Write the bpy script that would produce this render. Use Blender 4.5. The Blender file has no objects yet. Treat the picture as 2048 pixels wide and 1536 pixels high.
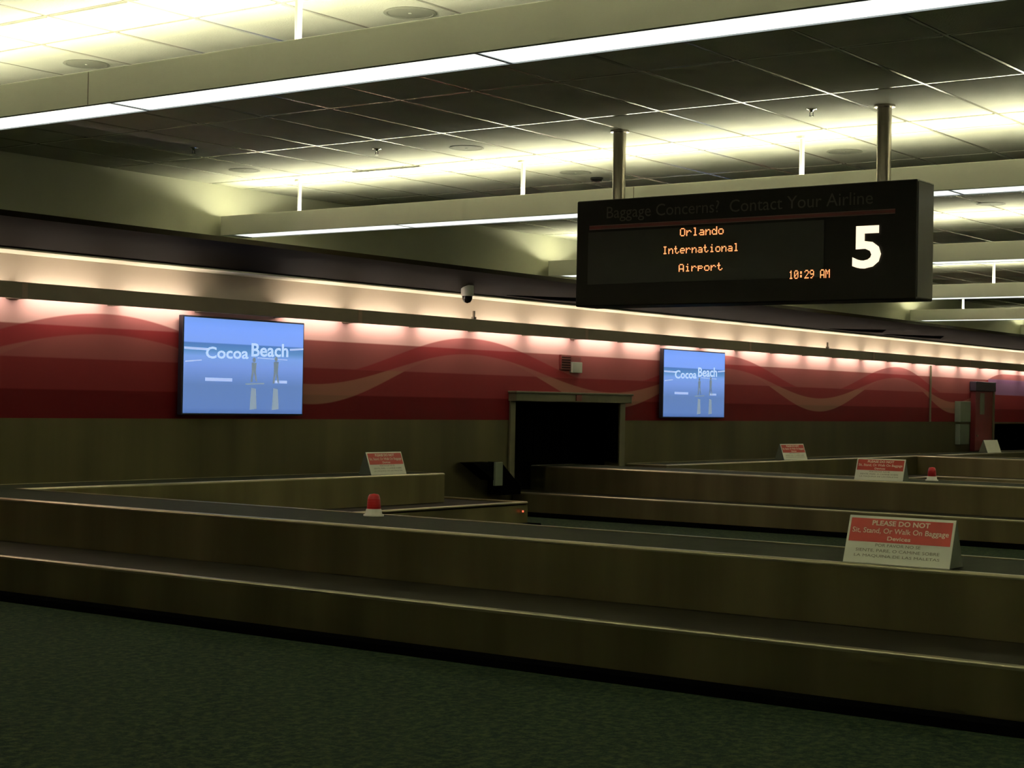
import bpy, math, random
from mathutils import Vector, Matrix
random.seed(7)
C = bpy.context.scene.collection
PI = math.pi

# ------------------------------------------------------------ camera
cam_d = bpy.data.cameras.new('camera')
cam = bpy.data.objects.new('camera', cam_d)
C.objects.link(cam)
cam_d.sensor_width = 36.0
cam_d.lens = 3388.54 / 2048 * 36
cam_d.clip_end = 200
Fv = Vector((0.80514205, 0.59298213, 0.0108846))
Rv = Vector((0.59276164, -0.80517474, 0.01809083))
Uv = Vector((-0.01949154, 0.00811372, 0.9997771))
m = Matrix.Identity(4)
for i in range(3):
    m[i][0] = Rv[i]; m[i][1] = Uv[i]; m[i][2] = -Fv[i]
m[0][3] = 0; m[1][3] = 0; m[2][3] = 1.6
cam.matrix_world = m
bpy.context.scene.camera = cam

# ------------------------------------------------------------ world and exposure
w = bpy.data.worlds.new('world')
bpy.context.scene.world = w
w.use_nodes = True
w.node_tree.nodes['Background'].inputs[0].default_value = (0.5, 0.55, 0.35, 1)
w.node_tree.nodes['Background'].inputs[1].default_value = 0.0
vs = bpy.context.scene.view_settings
vs.view_transform = 'Standard'; vs.look = 'None'; vs.exposure = 0.0; vs.gamma = 1.0
vs.use_curve_mapping = False

# strengths of the lamps of the place
UP_L = 80.0          # uplight tubes in the hung fixtures
DOWN_L = 1.5         # lens of the hung fixtures
COVE_L = 34.0        # tubes behind the wall valance
UP_C = (1.0, 0.98, 0.72)
DOWN_C = (0.93, 1.0, 0.86)
COVE_C = (1.0, 0.86, 0.72)

# ------------------------------------------------------------ materials
def nt(name):
    mt = bpy.data.materials.new(name); mt.use_nodes = True
    return mt, mt.node_tree.nodes, mt.node_tree.links, mt.node_tree.nodes['Principled BSDF']

def mat(name, col, rough=0.6, metal=0.0, var=0.08, scale=6.0, stretch=(1, 1, 1), spec=0.5, bump=0.0, bscale=200):
    mt, N, L, P = nt(name)
    tc = N.new('ShaderNodeTexCoord'); mp = N.new('ShaderNodeMapping')
    mp.inputs['Scale'].default_value = stretch
    L.new(tc.outputs['Object'], mp.inputs['Vector'])
    no = N.new('ShaderNodeTexNoise'); no.inputs['Scale'].default_value = scale; no.inputs['Detail'].default_value = 4
    L.new(mp.outputs['Vector'], no.inputs['Vector'])
    cr = N.new('ShaderNodeValToRGB')
    a = [max(0, c * (1 - var)) for c in col]; b = [min(1, c * (1 + var)) for c in col]
    cr.color_ramp.elements[0].position = 0.3; cr.color_ramp.elements[1].position = 0.7
    cr.color_ramp.elements[0].color = (*a, 1); cr.color_ramp.elements[1].color = (*b, 1)
    L.new(no.outputs['Fac'], cr.inputs['Fac']); L.new(cr.outputs['Color'], P.inputs['Base Color'])
    P.inputs['Roughness'].default_value = rough; P.inputs['Metallic'].default_value = metal
    P.inputs['Specular IOR Level'].default_value = spec
    if bump:
        n2 = N.new('ShaderNodeTexNoise'); n2.inputs['Scale'].default_value = bscale
        L.new(tc.outputs['Object'], n2.inputs['Vector'])
        bp = N.new('ShaderNodeBump'); bp.inputs['Strength'].default_value = bump; bp.inputs['Distance'].default_value = 0.01
        L.new(n2.outputs['Fac'], bp.inputs['Height']); L.new(bp.outputs['Normal'], P.inputs['Normal'])
    return mt

def emit(name, col, s, base=(0.8, 0.8, 0.8)):
    mt, N, L, P = nt(name)
    P.inputs['Base Color'].default_value = (*base, 1)
    P.inputs['Emission Color'].default_value = (*col, 1)
    P.inputs['Emission Strength'].default_value = s
    return mt

def steel(name, col, rough=0.34):
    mt, N, L, P = nt(name)
    tc = N.new('ShaderNodeTexCoord')
    mp = N.new('ShaderNodeMapping'); mp.inputs['Scale'].default_value = (1.1, 1.1, 0.06)
    L.new(tc.outputs['Object'], mp.inputs['Vector'])
    no = N.new('ShaderNodeTexNoise'); no.inputs['Scale'].default_value = 1.6; no.inputs['Detail'].default_value = 5
    L.new(mp.outputs['Vector'], no.inputs['Vector'])
    cr = N.new('ShaderNodeValToRGB')
    cr.color_ramp.elements[0].position = 0.35; cr.color_ramp.elements[1].position = 0.68
    cr.color_ramp.elements[0].color = (*[c * 0.72 for c in col], 1); cr.color_ramp.elements[1].color = (*[c * 1.15 for c in col], 1)
    L.new(no.outputs['Fac'], cr.inputs['Fac']); L.new(cr.outputs['Color'], P.inputs['Base Color'])
    P.inputs['Metallic'].default_value = 0.85
    mr = N.new('ShaderNodeMapRange'); mr.inputs['To Min'].default_value = rough - 0.06; mr.inputs['To Max'].default_value = rough + 0.12
    L.new(no.outputs['Fac'], mr.inputs['Value']); L.new(mr.outputs['Result'], P.inputs['Roughness'])
    return mt

M = {}
M['tile'] = mat('ceiling_tile', (0.44, 0.44, 0.345), 0.85, var=0.05, scale=3, bump=0.25, bscale=90)
M['tbar'] = mat('ceiling_grid_paint', (0.32, 0.31, 0.25), 0.15, var=0.03, spec=0.9)
M['speaker'] = mat('speaker_grille_paint', (0.36, 0.36, 0.28), 0.8, var=0.03, spec=0.2)
M['speakerrim'] = mat('speaker_rim_paint', (0.22, 0.22, 0.17), 0.7, var=0.03, spec=0.2)
M['cream'] = mat('cream_wall_paint', (0.38, 0.38, 0.28), 0.8, var=0.04, scale=1.5)
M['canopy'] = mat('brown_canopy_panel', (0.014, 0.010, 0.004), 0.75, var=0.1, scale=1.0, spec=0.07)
M['softwhite'] = mat('white_soffit_paint', (0.88, 0.84, 0.66), 0.6, var=0.03)
M['valance'] = mat('grey_brown_valance', (0.125, 0.095, 0.065), 0.5, var=0.06)
M['bracket'] = mat('pinkish_joint_cover', (0.2, 0.12, 0.09), 0.5)
M['fixture'] = mat('fixture_enamel', (0.80, 0.79, 0.70), 0.6, var=0.03, scale=2)
M['trough'] = mat('fixture_white_inside', (0.8, 0.8, 0.72), 0.5)
M['edgegrey'] = mat('fixture_edge_aluminium', (0.35, 0.37, 0.42), 0.35, 0.6)
M['up'] = emit('uplight_tube_glow', UP_C, UP_L)
M['lens'] = emit('downlight_lens_glow', DOWN_C, DOWN_L)
M['cove'] = emit('cove_tube_glow', COVE_C, COVE_L)
M['steel'] = steel('brushed_steel_fascia', (0.185, 0.16, 0.075))
M['edgeshine'] = mat('steel_edge_highlight', (0.34, 0.31, 0.2), 0.3, 0.9, var=0.05)  # paler steel; the edge highlight is put into its colour
M['steelwall'] = steel('brushed_steel_wainscot', (0.088, 0.078, 0.034), 0.45)
M['steelpole'] = mat('satin_steel_pole', (0.28, 0.25, 0.21), 0.25, 0.9)
M['topgreen'] = mat('grey_green_laminate', (0.017, 0.021, 0.009), 0.85, var=0.12, scale=8, spec=0.1)
M['belt'] = mat('black_rubber_belt', (0.014, 0.012, 0.005), 0.8, var=0.2, scale=4, spec=0.15)
M['black'] = mat('black_rubber', (0.002, 0.002, 0.002), 1.0, spec=0.0)
M['void'] = mat('dark_plenum', (0.01, 0.01, 0.009), 0.9)
M['floor'] = None
M['signbox'] = mat('bronze_black_sign_case', (0.008, 0.006, 0.0035), 0.5, var=0.1, spec=0.2)
M['signside'] = mat('dark_bronze_side', (0.03, 0.026, 0.016), 0.45, spec=0.3)
M['signpanel'] = mat('smoked_display_window', (0.03, 0.031, 0.023), 0.5, spec=0.3)
M['hdr'] = mat('dim_grey_lettering', (0.075, 0.07, 0.055), 0.6, spec=0.2)
M['redline'] = mat('dark_red_stripe', (0.16, 0.02, 0.014), 0.5)
M['pinkline'] = mat('dull_pink_pinstripe', (0.2, 0.08, 0.06), 0.5)
M['led'] = emit('amber_led_glow', (1.0, 0.34, 0.11), 1.6)
M['five'] = emit('warm_white_numeral_glow', (1.0, 0.84, 0.60), 1.25)
M['tvcase'] = mat('tv_black_plastic', (0.012, 0.012, 0.02), 0.3)
M['tvtext'] = emit('tv_caption_white', (0.42, 0.62, 1.0), 0.95)
M['tvsurf'] = emit('tv_surf_white', (0.36, 0.52, 1.0), 0.85)
M['tvdark'] = emit('tv_figure_tone', (0.07, 0.13, 0.22), 0.9)
M['tvmid'] = emit('tv_wet_sand_tone', (0.15, 0.24, 0.38), 0.9)
M['red'] = mat('red_sign_print', (0.42, 0.035, 0.02), 0.5)
M['white'] = mat('white_sign_print', (0.72, 0.72, 0.6), 0.5, var=0.03)
M['ink'] = mat('olive_ink_lettering', (0.18, 0.16, 0.1), 0.6)
M['inkw'] = mat('white_lettering', (0.72, 0.62, 0.5), 0.6)
M['easel'] = mat('dark_olive_sign_back', (0.08, 0.09, 0.06), 0.5)
M['domered'] = mat('red_beacon_plastic', (0.42, 0.006, 0.008), 0.4, var=0.05)
M['basewhite'] = mat('white_beacon_base', (0.65, 0.63, 0.55), 0.5)
M['camwhite'] = mat('white_camera_body', (0.6, 0.6, 0.55), 0.4)
M['camdark'] = mat('black_smoked_dome', (0.01, 0.01, 0.01), 0.12)
M['framemetal'] = mat('olive_metal_frame', (0.085, 0.077, 0.04), 0.5, 0.3)
M['cabred'] = mat('red_cabinet_paint', (0.10, 0.006, 0.008), 0.5)
M['cabreflect'] = mat('cabinet_top_tv_reflection', (0.02, 0.012, 0.025), 0.5)  # purplish tone is the television's reflection painted on the cabinet top
M['palegreen'] = mat('pale_grey_green_box', (0.09, 0.11, 0.075), 0.6)
M['strobe'] = mat('pale_strobe_lens', (0.27, 0.28, 0.22), 0.5)
M['alarmred'] = mat('dark_red_grille', (0.12, 0.012, 0.01), 0.5)
M['ledred'] = emit('tiny_red_indicator', (1.0, 0.12, 0.05), 1.5)
M['chrome'] = mat('chrome', (0.8, 0.78, 0.7), 0.15, 1.0)

def floor_mat():
    mt, N, L, P = nt('dark_green_carpet')
    tc = N.new('ShaderNodeTexCoord')
    n1 = N.new('ShaderNodeTexNoise'); n1.inputs['Scale'].default_value = 19; n1.inputs['Detail'].default_value = 6; n1.inputs['Roughness'].default_value = 0.75
    n2 = N.new('ShaderNodeTexNoise'); n2.inputs['Scale'].default_value = 90; n2.inputs['Detail'].default_value = 2
    L.new(tc.outputs['Object'], n1.inputs['Vector']); L.new(tc.outputs['Object'], n2.inputs['Vector'])
    cr = N.new('ShaderNodeValToRGB')
    e = cr.color_ramp.elements
    e[0].position = 0.41; e[0].color = (0.005, 0.013, 0.009, 1)
    e[1].position = 0.60; e[1].color = (0.034, 0.046, 0.017, 1)
    x = e.new(0.5); x.color = (0.013, 0.025, 0.012, 1)
    L.new(n1.outputs['Fac'], cr.inputs['Fac'])
    c2 = N.new('ShaderNodeValToRGB'); c2.color_ramp.elements[0].position = 0.62; c2.color_ramp.elements[1].position = 0.75
    L.new(n2.outputs['Fac'], c2.inputs['Fac'])
    mx = N.new('ShaderNodeMix'); mx.data_type = 'RGBA'
    mx.inputs['B'].default_value = (0.06, 0.06, 0.024, 1)
    L.new(c2.outputs['Color'], mx.inputs['Factor']); L.new(cr.outputs['Color'], mx.inputs['A'])
    L.new(mx.outputs['Result'], P.inputs['Base Color'])
    P.inputs['Roughness'].default_value = 0.95; P.inputs['Specular IOR Level'].default_value = 0.1
    bp = N.new('ShaderNodeBump'); bp.inputs['Strength'].default_value = 0.6; bp.inputs['Distance'].default_value = 0.02
    L.new(n1.outputs['Fac'], bp.inputs['Height']); L.new(bp.outputs['Normal'], P.inputs['Normal'])
    return mt
M['floor'] = floor_mat()

def mural_mat():
    """printed mural: flat horizontal bands, a dark wave and a pale ribbon below it, in wall coordinates"""
    mt, N, L, P = nt('red_wave_mural')
    tc = N.new('ShaderNodeTexCoord'); sp = N.new('ShaderNodeSeparateXYZ')
    L.new(tc.outputs['Object'], sp.inputs['Vector'])
    X, Z = sp.outputs['X'], sp.outputs['Z']
    def mth(op, a, b=None):
        n = N.new('ShaderNodeMath'); n.operation = op
        for i, v in enumerate((a, b)):
            if v is None: continue
            if isinstance(v, (int, float)): n.inputs[i].default_value = v
            else: L.new(v, n.inputs[i])
        return n.outputs[0]
    def gt(a, b, soft=0.008):
        n = N.new('ShaderNodeMapRange'); n.inputs['From Min'].default_value = -soft; n.inputs['From Max'].default_value = soft
        L.new(mth('SUBTRACT', a, b), n.inputs['Value']); return n.outputs['Result']
    def mix(f, a, b, k=1.0):
        n = N.new('ShaderNodeMix'); n.data_type = 'RGBA'
        L.new(mth('MULTIPLY', f, k) if k != 1 else f, n.inputs['Factor'])
        for s, v in (('A', a), ('B', b)):
            if isinstance(v, tuple): n.inputs[s].default_value = (*v, 1)
            else: L.new(v, n.inputs[s])
        return n.outputs['Result']
    crest = [5.6, 12.07, 18.43, 25.6, 32.8, 38.9]
    ph = None
    for a, b in zip(crest[:-1], crest[1:]):
        n = N.new('ShaderNodeMapRange'); n.inputs['From Min'].default_value = a; n.inputs['From Max'].default_value = b
        L.new(X, n.inputs['Value']); ph = n.outputs['Result'] if ph is None else mth('ADD', ph, n.outputs['Result'])
    cs = mth('COSINE', mth('MULTIPLY', ph, 2 * PI))
    c1 = mth('ADD', mth('MULTIPLY', cs, 0.29), 2.18)
    c2 = mth('ADD', mth('MULTIPLY', cs, 0.235), 2.015)
    c3 = mth('ADD', mth('MULTIPLY', cs, 0.375), 1.91)
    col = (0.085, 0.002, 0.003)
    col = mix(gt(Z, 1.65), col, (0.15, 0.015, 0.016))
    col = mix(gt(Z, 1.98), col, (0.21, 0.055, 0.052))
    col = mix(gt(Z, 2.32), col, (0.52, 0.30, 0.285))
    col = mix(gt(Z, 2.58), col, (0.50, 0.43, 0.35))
    dark = mth('MULTIPLY', mth('MULTIPLY', gt(c1, Z), gt(Z, c2)), gt(Z, 1.98))
    col = mix(dark, col, (0.19, 0.008, 0.013), 0.74)
    light = mth('MULTIPLY', gt(c2, Z), gt(Z, c3))
    light = mth('MULTIPLY', light, mth('SUBTRACT', 1.0, mth('MULTIPLY', gt(Z, 1.98), 0.8)))
    col = mix(light, col, (0.36, 0.25, 0.16), 0.32)
    # purplish reflection painted into the mural colour at its far end
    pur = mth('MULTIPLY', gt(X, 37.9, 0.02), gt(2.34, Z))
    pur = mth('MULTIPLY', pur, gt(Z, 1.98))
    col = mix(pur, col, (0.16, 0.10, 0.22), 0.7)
    L.new(col, P.inputs['Base Color'])
    P.inputs['Roughness'].default_value = 0.7; P.inputs['Specular IOR Level'].default_value = 0.12
    return mt
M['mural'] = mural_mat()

def screen_mat():
    mt, N, L, P = nt('tv_beach_picture')
    tc = N.new('ShaderNodeTexCoord'); sp = N.new('ShaderNodeSeparateXYZ')
    L.new(tc.outputs['Generated'], sp.inputs['Vector'])
    cr = N.new('ShaderNodeValToRGB'); r = cr.color_ramp
    st = [(0.0, (0.08, 0.16, 0.42)), (0.06, (0.115, 0.215, 0.50)), (0.30, (0.115, 0.215, 0.48)), (0.50, (0.18, 0.31, 0.74)), (0.60, (0.19, 0.35, 0.78)),
          (0.66, (0.10, 0.26, 0.55)), (0.735, (0.07, 0.19, 0.50)), (0.745, (0.20, 0.36, 0.90)), (0.90, (0.195, 0.37, 1.0)), (1.0, (0.16, 0.33, 0.85))]
    r.elements[0].position = 0; r.elements[0].color = (*st[0][1], 1); r.elements[1].position = 1; r.elements[1].color = (*st[-1][1], 1)
    for p_, c_ in st[1:-1]:
        e = r.elements.new(p_); e.color = (*c_, 1)
    L.new(sp.outputs['Z'], cr.inputs['Fac'])
    P.inputs['Base Color'].default_value = (0.01, 0.01, 0.012, 1); P.inputs['Roughness'].default_value = 0.3
    L.new(cr.outputs['Color'], P.inputs['Emission Color']); P.inputs['Emission Strength'].default_value = 1.0
    return mt
M['screen'] = screen_mat()

# ------------------------------------------------------------ mesh helpers
class MB:
    def __init__(s): s.v = []; s.f = []; s.mi = []; s.cur = 0
    def add(s, vs_, fs):
        o = len(s.v); s.v += [tuple(v) for v in vs_]
        for f in fs: s.f.append([o + i for i in f]); s.mi.append(s.cur)
        return s
    def box(s, x0, x1, y0, y1, z0, z1):
        return s.add([(x0, y0, z0), (x1, y0, z0), (x1, y1, z0), (x0, y1, z0), (x0, y0, z1), (x1, y0, z1), (x1, y1, z1), (x0, y1, z1)],
                     [(0, 3, 2, 1), (4, 5, 6, 7), (0, 1, 5, 4), (1, 2, 6, 5), (2, 3, 7, 6), (3, 0, 4, 7)])
    def prism(s, poly, a, b, ax='z'):
        """poly of 2D points extruded from a to b along ax; ax z: (x,y), ax y: (x,z), ax x: (y,z)"""
        def P(p, t): return {'z': (p[0], p[1], t), 'y': (p[0], t, p[1]), 'x': (t, p[0], p[1])}[ax]
        n = len(poly)
        return s.add([P(p, a) for p in poly] + [P(p, b) for p in poly],
                     [tuple(range(n))[::-1], tuple(range(n, 2 * n))] + [(i, (i + 1) % n, n + (i + 1) % n, n + i) for i in range(n)])
    def lathe(s, prof, n=24, c=(0, 0)):
        o = len(s.v); k = len(prof)
        vs_ = [(c[0] + r * math.cos(2 * PI * j / n), c[1] + r * math.sin(2 * PI * j / n), z) for j in range(n) for r, z in prof]
        fs = [(j * k + i, ((j + 1) % n) * k + i, ((j + 1) % n) * k + i + 1, j * k + i + 1) for j in range(n) for i in range(k - 1)]
        s.add(vs_, fs)
        if prof[0][0] > 1e-5: s.add([vs_[j * k] for j in range(n)], [tuple(range(n))[::-1]])
        if prof[-1][0] > 1e-5: s.add([vs_[j * k + k - 1] for j in range(n)], [tuple(range(n))])
        return s
    def cyl(s, c, r, z0, z1, n=20): return s.lathe([(r, z0), (r, z1)], n, c)
    def tubey(s, x, z, r, y0, y1, n=8, ax='y'):
        pts = [(r * math.cos(2 * PI * j / n), r * math.sin(2 * PI * j / n)) for j in range(n)]
        if ax == 'y': return s.prism([(x + a, z + b) for a, b in pts], y0, y1, 'y')
        return s.prism([(x + a, z + b) for a, b in pts], y0, y1, 'x')   # here x is the y coordinate
    def sweep(s, path, prof, closed=False):
        """profile (n,z) swept along a plan path with mitred corners; n is offset to the right of travel"""
        k = len(prof); n = len(path); rings = []
        for i, p in enumerate(path):
            p = Vector(p)
            d0 = (p - Vector(path[i - 1])).normalized() if i > 0 or closed else None
            d1 = (Vector(path[(i + 1) % n]) - p).normalized() if i < n - 1 or closed else None
            d0 = d0 or d1; d1 = d1 or d0
            r0 = Vector((d0.y, -d0.x)); r1 = Vector((d1.y, -d1.x))
            mt_ = (r0 + r1).normalized(); mt_ = mt_ / max(0.2, mt_.dot(r0))
            rings.append([(p.x + mt_.x * a, p.y + mt_.y * a, z) for a, z in prof])
        vs_ = [v for r in rings for v in r]; fs = []
        for i in range(n if closed else n - 1):
            j = (i + 1) % n
            for q in range(k): fs.append((i * k + q, j * k + q, j * k + (q + 1) % k, i * k + (q + 1) % k))
        if not closed: fs += [tuple(range(k)), tuple(range((n - 1) * k, n * k))[::-1]]
        return s.add(vs_, fs)
    def build(s, name, mats, parent=None, bevel=0.0, smooth=False, segs=2):
        me = bpy.data.meshes.new(name); me.from_pydata(s.v, [], s.f); me.update()
        for q in (mats if isinstance(mats, (list, tuple)) else [mats]): me.materials.append(q)
        for p_, i_ in zip(me.polygons, s.mi): p_.material_index = i_; p_.use_smooth = smooth
        import bmesh
        b = bmesh.new(); b.from_mesh(me); bmesh.ops.recalc_face_normals(b, faces=b.faces); b.to_mesh(me); b.free()
        o = bpy.data.objects.new(name, me); C.objects.link(o)
        if parent: o.parent = parent
        if bevel:
            bv = o.modifiers.new('bevel', 'BEVEL'); bv.width = bevel; bv.segments = segs; bv.limit_method = 'ANGLE'; bv.angle_limit = math.radians(40)
        return o

def tag(o, label=None, cat=None, group=None, kind=None):
    if label: o['label'] = label
    if cat: o['category'] = cat
    if group: o['group'] = group
    if kind: o['kind'] = kind
    return o
def thing(name, label, cat, loc=(0, 0, 0), rz=0, group=None):
    o = bpy.data.objects.new(name, None); C.objects.link(o); o.location = loc; o.rotation_euler = (0, 0, rz)
    o.empty_display_size = 0.1
    return tag(o, label, cat, group)
def struct(name, mb, mats, label=None, cat=None, **k):
    o = mb.build(name, mats, **k); return tag(o, label, cat, kind='structure')

def text_geo(s, width, height=None, bold=0.0):
    """triangulated glyph geometry in a width x height box from (0,0)"""
    cu = bpy.data.curves.new('t', 'FONT'); cu.body = s; cu.size = 1; cu.offset = bold; cu.resolution_u = 3
    ob = bpy.data.objects.new('t', cu); C.objects.link(ob)
    dg = bpy.context.evaluated_depsgraph_get(); dg.update()
    me = bpy.data.meshes.new_from_object(ob.evaluated_get(dg))
    V = [tuple(v.co) for v in me.vertices]; F = [tuple(p.vertices) for p in me.polygons]
    bpy.data.objects.remove(ob); bpy.data.curves.remove(cu); bpy.data.meshes.remove(me)
    x0 = min(v[0] for v in V); x1 = max(v[0] for v in V); y0 = min(v[1] for v in V); y1 = max(v[1] for v in V)
    sx = width / (x1 - x0); sy = sx if height is None else height / (y1 - y0)
    return [((v[0] - x0) * sx, (v[1] - y0) * sy) for v in V], F
def put_text(mb, s, width, height, fn, bold=0.0):
    """fn maps a glyph point (a, b) to a 3D point of the surface it is printed on"""
    V, F = text_geo(s, width, height, bold)
    mb.add([fn(a, b) for a, b in V], F); return mb

# ------------------------------------------------------------ room shell
D = 14.3          # back wall plane
H = 4.05          # ceiling
X0, X1, Y0 = -9.0, 46.0, -9.0
struct('floor', MB().box(X0, X1, Y0, D + 3, -0.2, 0.0), M['floor'])
OX0, OX1, OZ = 19.46, 22.23, 1.62        # conveyor opening in the wall
PX0, PX1 = 38.15, 43.0                   # second opening, far right
def wall_pieces(mb, z0, z1, y0, y1):
    """wall slab between heights z0,z1 with both openings cut out"""
    cuts = [(OX0, OX1, -1, OZ), (PX0, PX1, -1, 1.31)]
    xs = X0
    for a, b, c0, c1 in cuts:
        mb.box(xs, a, y0, y1, z0, z1)
        if z1 > c1: mb.box(a, b, y0, y1, max(z0, c1), z1)
        xs = b
    mb.box(xs, X1, y0, y1, z0, z1)
wb = MB()
wall_pieces(wb, 1.35, 3.03, D, D + 0.25)
wb.cur = 1
wb.box(X0, X1, D, D + 0.25, 3.03, H + 0.3)
wb.cur = 0
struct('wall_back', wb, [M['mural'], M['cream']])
wn = MB(); wall_pieces(wn, 0.0, 1.35, D - 0.004, D + 0.25)
struct('trim_1', wn, M['steelwall'], 'brushed steel wainscot sheet along the foot of the red mural wall', 'wall panel')
struct('wall_left', MB().box(X0 - 0.2, X0, Y0, D + 0.25, 0, H + 0.3), M['cream'])
struct('wall_right', MB().box(X1, X1 + 0.2, Y0, D + 0.25, 0, H + 0.3), M['cream'])
struct('wall_front', MB().box(X0 - 0.2, X1 + 0.2, Y0 - 0.2, Y0, 0, H + 0.3), M['cream'])
# dark space behind the openings
vb = MB()
vb.box(X0, X1, D + 2.4, D + 2.5, 0, 2.2).box(X0, X1, D + 0.25, D + 2.5, 2.2, 2.3)
struct('wall_plenum', vb, M['void'])

# ceiling tiles 0.765 x 1.5 with a small reveal, and the painted grid below them
FX = [7.25 + 6.52 * k for k in range(-1, 6)]
tb = MB(); gb = MB()
gxs = []
for fx in FX:
    a = fx - 0.27
    gxs += [a - 2.99, a - 1.49, a, a + 0.56]
    a2 = a + 0.56
    gxs += [a2 + 1.45]
gxs = sorted(set(round(v, 3) for v in gxs + [X0, X1] if X0 <= v <= X1))
gys = [11.24 - 0.7725 * k for k in range(-4, 27)]
gys = sorted([v for v in gys if Y0 < v < D - 0.05] + [Y0, D])
tb.box(X0, X1, Y0, D, H, H + 0.1)
rv = 0.012
for a, b in zip(gxs[:-1], gxs[1:]):
    for c, d in zip(gys[:-1], gys[1:]):
        ax, bx, cx, dx = a + 0.016, b - 0.016, c + 0.016, d - 0.016
        if bx - ax < 0.05 or dx - cx < 0.05: continue
        tb.add([(ax, cx, H), (bx, cx, H), (bx, dx, H), (ax, dx, H),
                (ax + rv, cx + rv, H - rv), (bx - rv, cx + rv, H - rv), (bx - rv, dx - rv, H - rv), (ax + rv, dx - rv, H - rv)],
               [(4, 7, 6, 5), (0, 4, 5, 1), (1, 5, 6, 2), (2, 6, 7, 3), (3, 7, 4, 0)])
struct('ceiling', tb, M['tile'])
for g in gxs[1:-1]: gb.box(g - 0.012, g + 0.012, Y0, D, H - 0.009, H - 0.001)
for g in gys[1:-1]: gb.box(X0, X1, g - 0.012, g + 0.012, H - 0.0085, H - 0.001)
struct('trim_2', gb, M['tbar'], 'painted metal grid between the ceiling tiles', 'ceiling grid')

# canopy above the cove light: slanted dark underside, thin pale soffit, service slots
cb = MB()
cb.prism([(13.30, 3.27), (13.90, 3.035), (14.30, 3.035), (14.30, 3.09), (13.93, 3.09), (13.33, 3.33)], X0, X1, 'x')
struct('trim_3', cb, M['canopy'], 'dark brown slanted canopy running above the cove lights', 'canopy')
struct('trim_4', MB().prism([(13.885, 3.018), (14.3, 3.018), (14.3, 3.034), (13.885, 3.034)], X0, X1, 'x'), M['softwhite'],
       'pale soffit strip under the inner edge of the dark canopy', 'soffit')
for i, (xa, xb, lab) in enumerate([(18.6, 20.7, 'thin black service slot in the canopy left of the hanging sign'),
                                   (28.6, 30.7, 'thin black service slot in the far canopy, nearer of two'),
                                   (31.0, 33.6, 'thin black service slot in the far canopy, farther of two')]):
    sb = MB()
    y1_, z1_ = 13.82, 3.066; y0_, z0_ = 13.70, 3.113
    sb.add([(xa, y1_, z1_ - 0.004), (xb, y0_ - 0.06, z0_ + 0.02), (xb + 0.1, y1_ - 0.06, z1_ + 0.02), (xa + 1.0, y1_, z1_ - 0.004),
            (xa, y1_, z1_ + 0.02), (xb, y0_ - 0.06, z0_ + 0.045), (xb + 0.1, y1_ - 0.06, z1_ + 0.045), (xa + 1.0, y1_, z1_ + 0.02)],
           [(0, 1, 2, 3), (7, 6, 5, 4), (0, 4, 5, 1), (1, 5, 6, 2), (2, 6, 7, 3), (3, 7, 4, 0)])
    tag(sb.build('canopy_slot', M['black']), lab, 'vent slot', 'service slots in the canopy')

# ------------------------------------------------------------ hung linear fixtures
YE, YS = 14.2, -8.5
rods_y = [13.13, 10.05, 6.95, 3.85, 0.75, -2.35, -5.45]
FLAB = ['long hung linear light above the camera, behind the photographer',
        'long hung linear light directly overhead of the near floor',
        'nearest long hung light crossing the top of the picture',
        'long hung light behind the hanging sign, its end at the cream wall left of centre',
        'third long hung light, its end showing just left of the hanging sign',
        'fourth hung light, seen right of the hanging sign at mid height',
        'fifth hung light, ending above the canopy right of the hanging sign',
        'farthest hung light at the right edge of the picture']
lens_cuts = [14.02, 11.6, 8.42, 5.50, 2.45, -0.6, -3.65, -6.7, -8.4]
def fixture(fx, lab):
    t = thing('linear_light', lab, 'ceiling light', (fx, 0, 3.45), 0, 'hung linear lights')
    hw = 0.17
    b = MB()                                      # trough: two sides, floor, ends
    b.box(-hw, -hw + 0.012, YS, YE, 0.0, 0.22).box(hw - 0.012, hw, YS, YE, 0.0, 0.22)
    b.box(-hw, hw, YS, YS + 0.01, 0, 0.22).box(-hw, hw, YE - 0.01, YE, 0, 0.22)
    b.box(-hw + 0.012, hw - 0.012, YS + 0.01, YE - 0.01, 0.05, 0.06)
    b.build('housing', M['fixture'], t, bevel=0.003, segs=1)
    for y in (8.42,):
        MB().box(-hw - 0.0015, -hw + 0.002, y + 0.2, y + 0.206, 0.004, 0.216).build('housing_joint', M['valance'], t)
    # inner reflector and tubes
    MB().box(-hw + 0.013, hw - 0.013, YS + 0.02, YE - 0.02, 0.062, 0.068).build('reflector', M['trough'], t)
    for a, c in zip(lens_cuts[:-1], lens_cuts[1:]):
        MB().tubey(0, 0.165, 0.028, c + 0.06, a - 0.06, 6).build('uplight_tube', M['up'], t)
        MB().box(-hw + 0.018, hw - 0.018, c + 0.012, a - 0.012, 0.002, 0.014).build('lens', M['lens'], t)
    e = MB().box(-hw + 0.0125, -hw + 0.018, YS + 0.01, YE - 0.01, -0.002, 0.02).box(hw - 0.018, hw - 0.0125, YS + 0.01, YE - 0.01, -0.006, 0.02)
    for y in lens_cuts[1:-1]: e.box(-hw + 0.012, hw - 0.012, y - 0.012, y + 0.012, -0.003, 0.02)
    e.box(-hw + 0.012, hw - 0.012, 14.02 + 0.0, YE - 0.01, 0.0, 0.02)
    e.build('lens_frame', M['edgegrey'], t)
    for y in rods_y:
        MB().cyl((0, y), 0.022, 0.20, H - 3.45 - 0.03, 12).build('hanger_rod', M['fixture'], t, smooth=False)
        MB().cyl((0, y), 0.06, H - 3.45 - 0.035, H - 3.45 - 0.008, 16).build('ceiling_cup', M['fixture'], t)
    return t
k0 = fixture(FX[0], FLAB[1])
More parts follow.
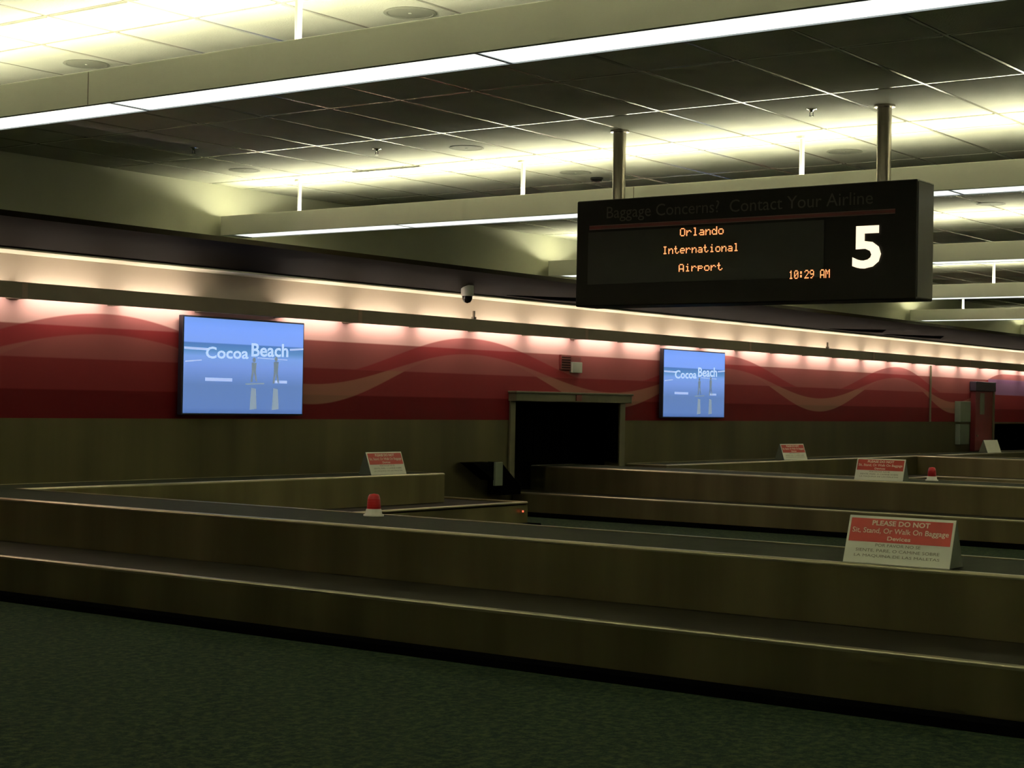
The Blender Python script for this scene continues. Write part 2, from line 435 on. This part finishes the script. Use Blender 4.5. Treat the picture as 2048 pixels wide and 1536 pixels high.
for i, fx in enumerate(FX[1:]):
    r = k0.copy(); C.objects.link(r); r.location.x = fx; r['label'] = FLAB[i + 2]
    for ch in list(k0.children):
        c_ = ch.copy(); C.objects.link(c_); c_.parent = r

# ------------------------------------------------------------ ceiling devices
SP = [(8.15, 9.95, 'round ceiling speaker grille at far left above the nearest hung light'),
      (8.15, 6.85, 'round ceiling speaker grille at top centre above the nearest hung light'),
      (12.80, 10.02, 'round ceiling speaker grille in the lit bay before the second light, the right one'),
      (12.88, 13.10, 'round ceiling speaker grille near the cream wall in the lit bay'),
      (14.75, 10.08, 'round ceiling speaker grille just left of the left sign pole'),
      (14.77, 7.01, 'round ceiling speaker grille just left of the right sign pole'),
      (19.35, 7.30, 'round ceiling speaker grille at the right edge beyond the sign')]
sp0 = None
def speaker():
    t = thing('ceiling_speaker', '', 'speaker', (0, 0, 0), 0, 'round ceiling speakers')
    MB().lathe([(0.165, 0), (0.17, -0.004), (0.148, -0.007), (0.142, -0.004)], 32).build('rim', M['speakerrim'], t)
    MB().lathe([(0.142, -0.001), (0.142, -0.0035), (0.012, -0.004), (0.01, -0.008), (0, -0.008)], 32).build('grille', M['speaker'], t)
    return t
for x, y, lab in SP:
    if sp0 is None: sp0 = speaker(); r = sp0
    else:
        r = sp0.copy(); C.objects.link(r)
        for ch in list(sp0.children): c_ = ch.copy(); C.objects.link(c_); c_.parent = r
    r.location = (x, y, H - 0.012); r['label'] = lab
spr = None
for x, y, lab in [(12.40, 10.81, 'small chrome sprinkler head in the ceiling left of centre'),
                  (12.52, 6.24, 'small chrome sprinkler head between the two sign poles'),
                  (11.45, 12.35, 'small dull sprinkler head in the dark ceiling at left')]:
    if spr is None:
        spr = thing('sprinkler_head', '', 'sprinkler', (0, 0, 0), 0, 'ceiling sprinklers'); r = spr
        MB().lathe([(0.045, 0), (0.045, -0.006), (0.018, -0.012), (0.012, -0.03)], 20).build('escutcheon', M['chrome'], spr)
        MB().box(-0.003, 0.003, -0.016, -0.012, -0.06, -0.028).box(-0.003, 0.003, 0.012, 0.016, -0.06, -0.028).cyl((0, 0), 0.02, -0.064, -0.06, 12).build('deflector', M['camdark'], spr)
    else:
        r = spr.copy(); C.objects.link(r)
        for ch in list(spr.children): c_ = ch.copy(); C.objects.link(c_); c_.parent = r
    r.location = (x, y, H - 0.012); r['label'] = lab
t = thing('smoke_detector', 'small dark smoke detector on the ceiling left of the left sign pole', 'smoke detector', (15.2, 10.11, H - 0.012))
MB().lathe([(0.07, 0), (0.07, -0.02), (0.05, -0.045), (0, -0.05)], 20).build('body', M['camdark'], t)

t = thing('air_slot', 'thin linear air slot in the brightly lit ceiling right of the first hanger rod', 'air vent', (13.55, 11.68, H - 0.013))
MB().box(-0.014, 0.014, -0.47, 0.47, -0.006, 0.0).build('frame', M['tbar'], t)
MB().box(-0.006, 0.006, -0.46, 0.46, -0.009, -0.005).build('slot', M['camdark'], t)

# ------------------------------------------------------------ valance lights along the wall
PITCH = 1.262
VLAB = ['valance light section at the far left edge of the mural',
        'valance light section above the left television, one tube dark',
        'valance light section below the dome camera',
        'valance light section over the right television',
        'valance light section just right of the right television',
        'valance light section over the thin vertical conduit at the far right',
        'farthest valance light section, over the red cabinet at the right edge']
for sct in range(7):
    xs = 10.83 + 4 * PITCH * (sct - 1)
    t = thing('valance_light', VLAB[sct], 'wall light', (xs, D, 2.55), 0, 'valance lights along the mural')
    Lh = 4 * PITCH
    MB().prism([(-0.31, 0.0), (-0.29, -0.0), (-0.29, 0.165), (-0.31, 0.165)], 0.0, Lh, 'x').build('valance_board', M['valance'], t)
    MB().box(0.02, Lh - 0.02, -0.289, -0.25, 0.03, 0.10).build('lamp_channel', M['trough'], t)
    for q in range(5):
        xq = min(max(q * PITCH, 0.01), Lh - 0.01)
        wq = 0.07 if q in (0, 4) else 0.03
        if sct == 0 and q == 0: continue
        MB().box(xq - wq if q else 0.0, xq + wq if q < 4 else Lh, -0.289, -0.001, 0.01, 0.155).build('bracket', M['valance'], t)
    for q in range(4):
        if sct == 1 and q == 2: continue
        y_ = -0.14
        MB().tubey(y_, 0.045, 0.018, q * PITCH + 0.13, (q + 1) * PITCH - 0.13, 8, 'x').build('fluorescent_tube', M['cove'], t)
    MB().box(Lh - 0.12, Lh - 0.05, -0.3125, -0.3095, 0.004, 0.161).build('joint_cover', M['bracket'], t)

# ------------------------------------------------------------ conveyor opening frame, curtain
t = thing('conveyor_opening_frame', 'olive metal frame around the black conveyor opening in the wall', 'door frame', (20.92, D, 0))
MB().box(19.35 - 20.92, OX0 - 20.92 + 0.01, -0.035, -0.006, 0.40, OZ).build('jamb', M['framemetal'], t, bevel=0.006)
MB().box(OX1 - 20.92 - 0.01, 22.37 - 20.92, -0.035, -0.006, 0.40, OZ).build('jamb', M['framemetal'], t, bevel=0.006)
MB().box(19.33 - 20.92, 22.39 - 20.92, -0.14, -0.006, OZ, 1.75).box(19.31 - 20.92, 22.41 - 20.92, -0.16, -0.006, 1.735, 1.765).build('header', M['framemetal'], t, bevel=0.006)
MB().box(OX1 - 20.92 - 0.012, OX1 - 20.92 - 0.002, 0.0, 0.25, 0.70, OZ).build('black_reveal_sheet', M['black'], t)  # black sheet added over the right reveal of the opening
MB().box(-0.09, 0.05, -0.155, -0.14, 1.64, 1.73).build('warning_plate', M['alarmred'], t)
cu = MB(); n = 22
for i in range(n):
    a = OX0 + 0.01 + (OX1 - OX0 - 0.02) * i / n; b = a + (OX1 - OX0 - 0.02) / n + 0.02
    yy = D + 0.9 + (0.012 if i % 2 else 0)
    cu.box(a, b, yy, yy + 0.008, 0.7, 1.75)
tag(cu.build('strip_curtain', M['black']), 'black rubber strip curtain hanging inside the conveyor opening', 'curtain')

# ------------------------------------------------------------ carousels
FZ, IZ, BZ = 0.33, 0.68, 0.305
def area_prism(mb, rects, z0, z1):
    for r_ in rects: mb.box(r_[0], r_[1], r_[2], r_[3], z0, z1)
def carousel(label, org, path, belt_rects, isl_paths):
    t = thing('baggage_carousel', label, 'baggage carousel', (org[0], org[1], 0), 0, 'baggage carousels')
    o = Vector(org)
    off = [(p[0] - o.x, p[1] - o.y) for p in path]
    # outer fascia: sheet with a rolled top lip; travel keeps the outside on the right
    prof = [(0.0, 0.055), (0.0, FZ - 0.02), (-0.006, FZ - 0.006), (-0.02, FZ), (-0.05, FZ), (-0.06, FZ - 0.012), (-0.06, FZ - 0.03), (-0.03, FZ - 0.05), (-0.03, 0.055)]
    MB().sweep(off, prof).build('outer_fascia', M['steel'], t)
    rl = [(0.001 + 0.0, FZ - 0.022)] + [(-0.013 + 0.014 * math.cos(a_), FZ - 0.012 + 0.014 * math.sin(a_)) for a_ in [PI * k_ / 12 for k_ in range(0, 7)]] + [(-0.045, FZ + 0.002), (-0.045, FZ - 0.02)]
    MB().sweep(off, rl).build('top_lip_highlight', M['edgeshine'], t, smooth=False)  # separate lip, lighter than the fascia, paints the glint of its rounded edge
    kick = [(0.13, 0.0), (0.125, 0.05), (0.0, 0.058), (-0.04, 0.058), (-0.04, 0.0)]
    MB().sweep(off, kick).build('kick_strip', M['black'], t)
    mb = MB(); area_prism(mb, [(a - o.x, b - o.x, c - o.y, d - o.y) for a, b, c, d in belt_rects], BZ - 0.02, BZ)
    bt = mb.build('belt', M['belt'], t)
    # overlapping plates of the belt
    for poly in isl_paths:
        pl = [(x - o.x, y - o.y) for x, y in poly]
        ip = [(0.0, BZ + 0.004), (0.012, BZ + 0.02), (0.0, IZ - 0.03), (-0.004, IZ - 0.008), (-0.018, IZ), (-0.05, IZ), (-0.05, BZ + 0.004)]
        ip = [(0.0, BZ + 0.004), (0.0, IZ - 0.022), (-0.006, IZ - 0.006), (-0.02, IZ), (-0.055, IZ), (-0.055, BZ + 0.004)]
        MB().sweep(pl, ip, closed=True).build('island_fascia', M['steel'], t)
        rl2 = [(0.001, IZ - 0.022)] + [(-0.016 + 0.017 * math.cos(a_), IZ - 0.015 + 0.017 * math.sin(a_)) for a_ in [PI * k_ / 12 for k_ in range(0, 7)]] + [(-0.04, IZ + 0.002), (-0.04, IZ - 0.02)]
        MB().sweep(pl, rl2, closed=True).build('island_lip_highlight', M['edgeshine'], t)  # painted highlight along the island edge
        tp = MB(); inn = []
        n_ = len(pl)
        for i in range(n_):
            p = Vector(pl[i]); d0 = (p - Vector(pl[i - 1])).normalized(); d1 = (Vector(pl[(i + 1) % n_]) - p).normalized()
            r0 = Vector((d0.y, -d0.x)); r1 = Vector((d1.y, -d1.x)); mm = (r0 + r1).normalized(); mm = mm / max(0.2, mm.dot(r0))
            inn.append((p.x - mm.x * 0.05, p.y - mm.y * 0.05))
        tp.prism(inn, IZ - 0.03, IZ - 0.004).build('island_top', M['topgreen'], t)
    return t
# island polygons run so that their outside is on the right (clockwise seen from above is left...)
A = carousel('nearest steel baggage carousel crossing the foreground, with the large warning sign on it', (8.32, 5.0),
    [(8.32, D - 0.01), (8.32, -4.0), (11.50, -4.0), (11.50, 12.75), (17.70, 12.75), (17.70, D - 0.01)][::1],
    [(8.36, 11.46, -3.96, 12.75), (8.36, 17.66, 12.75, D - 0.01)],
    [[(9.33, D - 0.01), (9.33, -3.0), (10.42, -3.0), (10.42, 13.55), (16.98, 13.55), (16.98, D - 0.01)]])
B = carousel('second steel baggage carousel, passing into the wall opening under the olive frame', (19.45, 5.0),
    [(19.45, D - 0.02), (19.45, -4.0), (22.45, -4.0), (22.45, 12.75), (31.15, 12.75), (31.15, -4.0), (34.2, -4.0), (34.2, 12.75), (44.5, 12.75), (44.5, D - 0.02)],
    [(19.61, 22.22, 12.75, D + 0.55), (19.49, 22.41, -3.96, 12.75), (22.23, 44.4, 12.75, D - 0.01), (31.19, 34.16, -3.96, 12.75)],
    [[(20.30, D + 0.28), (20.30, -3.0), (21.40, -3.0), (21.40, D + 0.28)],
     [(22.45, D - 0.01), (22.45, 13.55), (32.1, 13.55), (32.1, -3.0), (33.2, -3.0), (33.2, 13.55), (43.5, 13.55), (43.5, D - 0.01)]])
MB().cyl((17.55 - 8.32, 12.715 - 5.0), 0.012, 0.2, 0.222, 10).build('indicator_light', M['ledred'], A)

# guard where the first carousel's belt re-enters the wall
t = thing('belt_guard', 'black slanted belt guard with a grey post, against the wall left of the opening', 'belt guard', (18.8, 14.15, 0.306))
zb = -0.306
MB().prism([(-0.58, 0.77 + zb), (-0.1, 0.77 + zb), (-0.1, 0.52 + zb)], -0.10, 0.13, 'y').build('side_flap', M['black'], t)
MB().prism([(0.06, 0.77 + zb), (0.53, 0.42 + zb), (0.53, 0.31 + zb), (0.06, 0.31 + zb)], -0.10, 0.13, 'y').build('skirt', M['black'], t)
MB().box(-0.11, 0.06, -0.13, -0.09, 0.14, 0.77 + zb).build('post', M['palegreen'], t, bevel=0.005)

# ------------------------------------------------------------ warning signs on the islands
def warn_sign(label, loc, rz, blank=False, wd=0.66):
    """A-frame sign facing local -y, centred on x, base on the island top"""
    t = thing('warning_sign', label, 'sign', loc, rz, 'tent signs on the carousels')
    h, ln, th = 0.275, 0.10, 0.008
    def fn(off):
        return lambda a, b: (a - wd / 2, ln * b / h - off, b * 1.0)
    fr = MB()
    fr.add([(-wd / 2, 0, 0), (wd / 2, 0, 0), (wd / 2, ln, h), (-wd / 2, ln, h), (-wd / 2, th, 0), (wd / 2, th, 0), (wd / 2, ln + th, h), (-wd / 2, ln + th, h)],
           [(0, 1, 2, 3), (7, 6, 5, 4), (0, 4, 5, 1), (1, 5, 6, 2), (2, 6, 7, 3), (3, 7, 4, 0)])
    fr.build('front_panel', M['white'], t)
    bk = MB()
    bk.add([(-wd / 2, ln * 2 + th, 0), (wd / 2, ln * 2 + th, 0), (wd / 2, ln + th, h), (-wd / 2, ln + th, h), (-wd / 2, ln * 2 + 2 * th, 0), (wd / 2, ln * 2 + 2 * th, 0), (wd / 2, ln + 2 * th, h), (-wd / 2, ln + 2 * th, h)],
           [(3, 2, 1, 0), (4, 5, 6, 7), (0, 1, 5, 4), (1, 2, 6, 5), (2, 3, 7, 6), (3, 0, 4, 7)])
    for s_ in (-1, 1):
        bk.add([(s_ * wd / 2, 0.01, 0.0), (s_ * wd / 2, ln * 2 + th, 0.0), (s_ * wd / 2, ln + th, h - 0.01), (s_ * (wd / 2 - 0.006), 0.01, 0.0), (s_ * (wd / 2 - 0.006), ln * 2 + th, 0.0), (s_ * (wd / 2 - 0.006), ln + th, h - 0.01)],
               [(0, 1, 2), (5, 4, 3), (0, 3, 4, 1), (1, 4, 5, 2), (2, 5, 3, 0)])
    bk.build('back_panel', M['easel'], t)
    g = fn(0.001); mg = 0.014
    if not blank:
        q = [g(mg, 0.125), g(wd - mg, 0.125), g(wd - mg, h - 0.014), g(mg, h - 0.014)]
        MB().add(q + [(x, y + 0.001, z) for x, y, z in q], [(0, 1, 2, 3), (0, 4, 5, 1), (1, 5, 6, 2), (2, 6, 7, 3), (3, 7, 4, 0)]).build('red_header', M['red'], t)
    if not blank:
        g2 = fn(0.0025)
        tx = MB()
        for s, w_, hh, b0, bd in (('PLEASE DO NOT', 0.36, 0.030, 0.222, 0.03), ('Sit, Stand, Or Walk On Baggage', 0.60, 0.040, 0.168, 0.01), ('Devices', 0.145, 0.024, 0.138, 0.02)):
            w_ *= wd / 0.66; put_text(tx, s, w_, hh, lambda a, b, w_=w_, b0=b0: g2(a + (wd - w_) / 2, b + b0), bd)
        tx.build('white_lettering', M['inkw'], t)
        tx = MB()
        for s, w_, hh, b0 in (('POR FAVOR NO SE', 0.28, 0.017, 0.100), ('SIENTE, PARE, O CAMINE SOBRE', 0.52, 0.020, 0.066), ('LA MAQUINA DE LAS MALETAS', 0.53, 0.018, 0.036)):
            w_ *= wd / 0.66; put_text(tx, s, w_, hh, lambda a, b, w_=w_, b0=b0: g2(a + (wd - w_) / 2, b + b0), 0.0)
        tx.build('spanish_lettering', M['ink'], t)
    return t
# local -y must face the viewer: on the legs that cross the hall the signs face -x
warn_sign('large red and white warning sign on the nearest carousel, lower right', (9.375, 4.085, IZ + 0.0035), -PI / 2 + 0.02)
warn_sign('red and white warning sign on the second carousel beside a red beacon', (20.36, 9.12, IZ + 0.0035), -PI / 2 + 0.02)
warn_sign('red and white warning sign by the steel wall, left of the black opening', (15.95, 13.60, IZ + 0.0035), 0.0)
warn_sign('red and white warning sign by the steel wall, below right of the right television', (26.95, 13.62, IZ + 0.0035), -0.18)
warn_sign('plain white tilted tent sign at the far right, beside the red cabinet', (36.55, 13.62, IZ + 0.0035), -0.05, blank=True, wd=0.72)

# ------------------------------------------------------------ red beacons
def beacon(label, loc):
    t = thing('warning_beacon', label, 'beacon light', loc, 0, 'red beacons on the carousels')
    MB().lathe([(0.082, 0.0), (0.082, 0.012), (0.066, 0.02), (0.062, 0.052), (0.055, 0.058)], 28).build('base', M['basewhite'], t, smooth=True)
    MB().lathe([(0.054, 0.056), (0.056, 0.06), (0.052, 0.12), (0.046, 0.155), (0.036, 0.172), (0.0, 0.178)], 28).build('lens_dome', M['domered'], t, smooth=True)
    r_ = MB()
    for z in (0.075, 0.095, 0.115, 0.135): r_.lathe([(0.0545 - (z - .06) * .08, z), (0.0575 - (z - .06) * .08, z + 0.003), (0.0545 - (z - .06) * .08, z + 0.006)], 28)
    r_.build('lens_rib', M['domered'], t)
    return t
beacon('small red beacon with white base on the nearest carousel, left of centre', (10.22, 8.87, IZ - 0.003))
beacon('small red beacon on the second carousel, right of its warning sign', (21.1, 8.70, IZ - 0.003))

# ------------------------------------------------------------ hanging sign
t = thing('hanging_sign', 'black hanging information sign with lit numeral 5 and amber letters', 'sign', (12.5, 6.915, 2.463))
oy, oz = 6.915, 2.463
def sy(y, z, x=0.0): return (x, y - oy, z - oz)
MB().box(0, 0.34, 5.31 - oy, 8.52 - oy, 0, 0.943).build('case', M['signbox'], t, bevel=0.012)
MB().box(0.02, 0.32, 5.31 - oy - 0.004, 5.31 - oy + 0.001, 0.02, 0.923).build('end_plate', M['signside'], t)
MB().box(-0.006, 0.004, 6.10 - oy, 8.39 - oy, 2.66 - oz, 3.12 - oz).build('display_window', M['signpanel'], t)
MB().box(-0.005, 0.002, 5.49 - oy, 8.38 - oy, 3.150 - oz, 3.172 - oz).build('stripe', M['redline'], t)
MB().box(-0.006, 0.002, 5.49 - oy, 8.38 - oy, 3.174 - oz, 3.180 - oz).box(-0.006, 0.002, 5.49 - oy, 8.38 - oy, 3.142 - oz, 3.148 - oz).build('pinstripe', M['pinkline'], t)
tx = MB()
put_text(tx, 'Baggage Concerns?', 1.13, 0.135, lambda a, b: sy(8.20 - a, 3.205 + b - 0.004 * a, -0.003))
put_text(tx, 'Contact Your Airline', 1.29, 0.105, lambda a, b: sy(6.97 - a, 3.228 + b, -0.003))
tx.build('header_lettering', M['hdr'], t)
tx = MB(); V5, F5 = text_geo('5', 0.245, 0.34, 0.022)
n5 = len(V5)
tx.add([sy(5.845 - a, 2.715 + b, -0.012) for a, b in V5], F5)
tx.build('numeral', M['five'], t)
FONT = {'O': '01110 10001 10001 10001 10001 10001 01110', 'r': '00000 00000 10110 11001 10000 10000 10000', 'l': '01100 00100 00100 00100 00100 00100 01110',
        'a': '00000 00000 01110 00001 01111 10001 01111', 'n': '00000 00000 10110 11001 10001 10001 10001', 'd': '00001 00001 01101 10011 10001 10001 01111',
        'o': '00000 00000 01110 10001 10001 10001 01110', 'I': '01110 00100 00100 00100 00100 00100 01110', 't': '01000 01000 11100 01000 01000 01001 00110',
        'e': '00000 00000 01110 10001 11111 10000 01110', 'i': '00100 00000 01100 00100 00100 00100 01110', 'A': '01110 10001 10001 10001 11111 10001 10001',
        'p': '00000 00000 11110 10001 11110 10000 10000', '1': '00100 01100 00100 00100 00100 00100 01110', '0': '01110 10001 10011 10101 11001 10001 01110',
        ':': '00000 01100 01100 00000 01100 01100 00000', '2': '01110 10001 00001 00010 00100 01000 11111', '9': '01110 10001 10001 01111 00001 00010 01100',
        'M': '10001 11011 10101 10101 10001 10001 10001', ' ': '00000 ' * 7}
def led_line(s, ya, yb, zb_, zt):
    mb = MB(); cols = len(s) * 6 - 1; dx = (ya - yb) / cols; dz = (zt - zb_) / 7
    for i, ch in enumerate(s):
        for r_, row in enumerate(FONT[ch].split()):
            for c_, bit in enumerate(row):
                if bit == '1':
                    y = ya - (i * 6 + c_) * dx; z = zt - r_ * dz
                    mb.add([sy(y, z, -0.009), sy(y - dx * 0.92, z, -0.009), sy(y - dx * 0.92, z - dz * 0.9, -0.009), sy(y, z - dz * 0.9, -0.009)], [(0, 1, 2, 3)])
    mb.build('led_text', M['led'], t)
led_line('Orlando', 7.445, 7.02, 3.045, 3.115)
led_line('International', 7.615, 6.875, 2.898, 2.965)
led_line('Airport', 7.452, 7.025, 2.742, 2.808)
led_line('10:29 AM', 6.405, 6.04, 2.650, 2.720)
for y in (8.19, 5.67):
    MB().cyl((0.17, y - oy), 0.058, 0.94, H - oz - 0.012, 24).build('pole', M['steelpole'], t, smooth=True)
    MB().cyl((0.17, y - oy), 0.085, H - oz - 0.03, H - oz - 0.010, 24).build('pole_collar', M['steelpole'], t)

# ------------------------------------------------------------ televisions
def tv(label, xc, wd, zc, hh, yf):
    t = thing('wall_television', label, 'television', (xc, yf, zc - hh / 2), 0, 'televisions on the mural')
    bz = 0.02
    MB().box(-wd / 2 - bz, wd / 2 + bz, 0.0, 0.07, -bz, hh + bz).build('case', M['tvcase'], t, bevel=0.006)
    MB().box(-0.3, 0.3, 0.07, D - yf - 0.001, hh * 0.3, hh * 0.7).build('wall_mount', M['tvcase'], t)
    MB().box(-wd / 2, wd / 2, -0.004, 0.0, 0, hh).build('screen', M['screen'], t)
    P2 = lambda a, b, d=0.006: ((a - 0.5) * wd, -d, b * hh)
    def quad(pts, d): return [P2(a, b, d) for a, b in pts]
    sf = MB()
    for pts in ([(0.0, 0.665), (0.20, 0.66), (0.20, 0.685), (0.0, 0.69)], [(0.88, 0.70), (1.0, 0.715), (1.0, 0.735), (0.88, 0.72)],
                [(0.01, 0.53), (0.14, 0.55), (0.14, 0.562), (0.01, 0.545)], [(0.60, 0.60), (0.86, 0.59), (0.86, 0.60), (0.60, 0.61)],
                [(0.17, 0.34), (0.39, 0.34), (0.39, 0.375), (0.17, 0.375)], [(0.74, 0.335), (0.86, 0.335), (0.86, 0.365), (0.74, 0.365)]):
        sf.add(quad(pts, 0.0055), [(0, 1, 2, 3)])
    sf.build('picture_surf', M['tvsurf'], t)
    fg = MB()
    for fx_, b0, b1 in ((0.57, 0.34, 0.61), (0.76, 0.33, 0.63)):       # two figures walking, head, trunk, legs
        cy_ = b1 - 0.03
        fg.add([P2(fx_ + 0.014 * math.cos(k_ * PI / 5), cy_ + 0.028 * math.sin(k_ * PI / 5), 0.0065) for k_ in range(10)], [tuple(range(10))])
        fg.add(quad([(fx_ - 0.018, b0 + 0.12), (fx_ + 0.016, b0 + 0.12), (fx_ + 0.022, cy_ - 0.03), (fx_ - 0.02, cy_ - 0.03)], 0.0065), [(0, 1, 2, 3)])
        fg.add(quad([(fx_ - 0.028, b0), (fx_ - 0.012, b0), (fx_ + 0.002, b0 + 0.13), (fx_ - 0.016, b0 + 0.13)], 0.0064), [(0, 1, 2, 3)])
        fg.add(quad([(fx_ + 0.014, b0 + 0.02), (fx_ + 0.03, b0), (fx_ + 0.014, b0 + 0.13), (fx_ - 0.002, b0 + 0.13)], 0.0066), [(0, 1, 2, 3)])
    fg.build('picture_figures', M['tvdark'], t)
    rf = MB()
    for fx_ in (0.57, 0.76): rf.add(quad([(fx_ - 0.03, 0.04), (fx_ + 0.03, 0.05), (fx_ + 0.02, 0.27), (fx_ - 0.02, 0.28)], 0.0052), [(0, 1, 2, 3)])
    rf.add(quad([(0.5, 0.31), (0.66, 0.32), (0.66, 0.335), (0.5, 0.325)], 0.0053), [(0, 1, 2, 3)])
    rf.build('picture_reflection', M['tvmid'], t)
    tx = MB()
    put_text(tx, 'Cocoa', 0.35 * wd, 0.125 * hh, lambda a, b: ((0.17 - 0.5) * wd + a, -0.008, 0.575 * hh + b + a * 0.02), 0.02)
    put_text(tx, 'Beach', 0.32 * wd, 0.145 * hh, lambda a, b: ((0.545 - 0.5) * wd + a, -0.008, 0.615 * hh + b + a * 0.02), 0.02)
    tx.build('caption', M['tvtext'], t)
    return t
tv('large wall television with a blue beach picture, left part of the mural', 14.02, 1.92, 1.955, 1.08, 14.18)
tv('wall television with a blue beach picture, right of the black opening', 24.35, 1.98, 1.955, 1.08, 14.18)

# ------------------------------------------------------------ dome camera, small wall devices
t = thing('dome_camera', 'small white dome security camera under the canopy above the mural', 'security camera', (17.6, 13.72, 3.10))
MB().lathe([(0.085, 0.03), (0.085, -0.09), (0.075, -0.11)], 24).build('housing', M['camwhite'], t, smooth=True)
MB().lathe([(0.07, -0.108), (0.066, -0.15), (0.045, -0.19), (0.0, -0.205)], 24).build('dome', M['camdark'], t, smooth=True)
for x, lab in ((18.11, 'tiny dark sensor on the valance right of the dome camera'), (28.9, 'tiny dark sensor on the valance right of the right television')):
    b = MB().box(-0.03, 0.03, -0.02, 0.02, 0, 0.03).box(-0.012, 0.012, -0.012, 0.012, 0.03, 0.11)
    o = b.build('sensor', M['valance']); o.location = (x, 13.998, 2.716); tag(o, lab, 'sensor', 'sensors on the valance')
t = thing('fire_alarm', 'dark red alarm grille with a pale strobe beside it, above the opening frame', 'fire alarm', (20.85, D, 2.08))
g = MB().box(-0.27, -0.02, -0.04, 0, 0.02, 0.24)
g.build('speaker_body', M['alarmred'], t, bevel=0.004)
g = MB()
for i in range(5): g.box(-0.255, -0.035, -0.046, -0.04, 0.045 + i * 0.038, 0.056 + i * 0.038)
g.build('grille', M['black'], t)
MB().box(0.0, 0.26, -0.06, 0, -0.02, 0.14).build('strobe', M['strobe'], t, bevel=0.006)
MB().box(0.0, 0.26, -0.03, 0, 0.14, 0.22).build('strobe_base', M['alarmred'], t)

t = thing('red_cabinet', 'tall dark red cabinet with a pale vertical strip against the far mural', 'cabinet', (37.3, D - 0.13, 0))
MB().box(-0.50, 0.62, 0.0, 0.12, 0.69, 2.05).build('body', M['cabred'], t, bevel=0.01)
MB().box(-0.56, 0.68, -0.03, 0.12, 2.05, 2.26).build('top_tv_reflection', M['cabreflect'], t, bevel=0.01)  # top section, its reflection held in the dark purple colour
MB().box(-0.24, 0.02, -0.01, 0.0, 1.52, 2.0).build('glass_strip', M['palegreen'], t)
MB().box(0.54, 0.64, -0.02, 0.0, 0.69, 2.05).build('door_edge', M['framemetal'], t)
MB().box(-0.44, -0.38, -0.03, 0.0, 1.02, 1.06).build('handle', M['chrome'], t)
o = MB().box(-0.3, 0.3, -0.14, 0, 0, 0.46).build('electrical_box', M['palegreen'], bevel=0.01); o.location = (36.2, D, 1.345); tag(o, 'pale grey green electrical box on the mural, upper of two', 'electrical box', 'electrical boxes')
o = MB().box(-0.27, 0.27, -0.12, -0.005, 0, 0.45).build('electrical_box', M['palegreen'], bevel=0.01); o.location = (36.2, D, 0.85); tag(o, 'pale grey green electrical box on the steel wall, lower of two', 'electrical box', 'electrical boxes')
o = MB().cyl((0, 0), 0.022, 0, 1.2, 10).build('conduit', M['framemetal']); o.location = (34.45, D - 0.036, 1.35); tag(o, 'thin vertical grey conduit on the mural left of the electrical boxes', 'conduit')
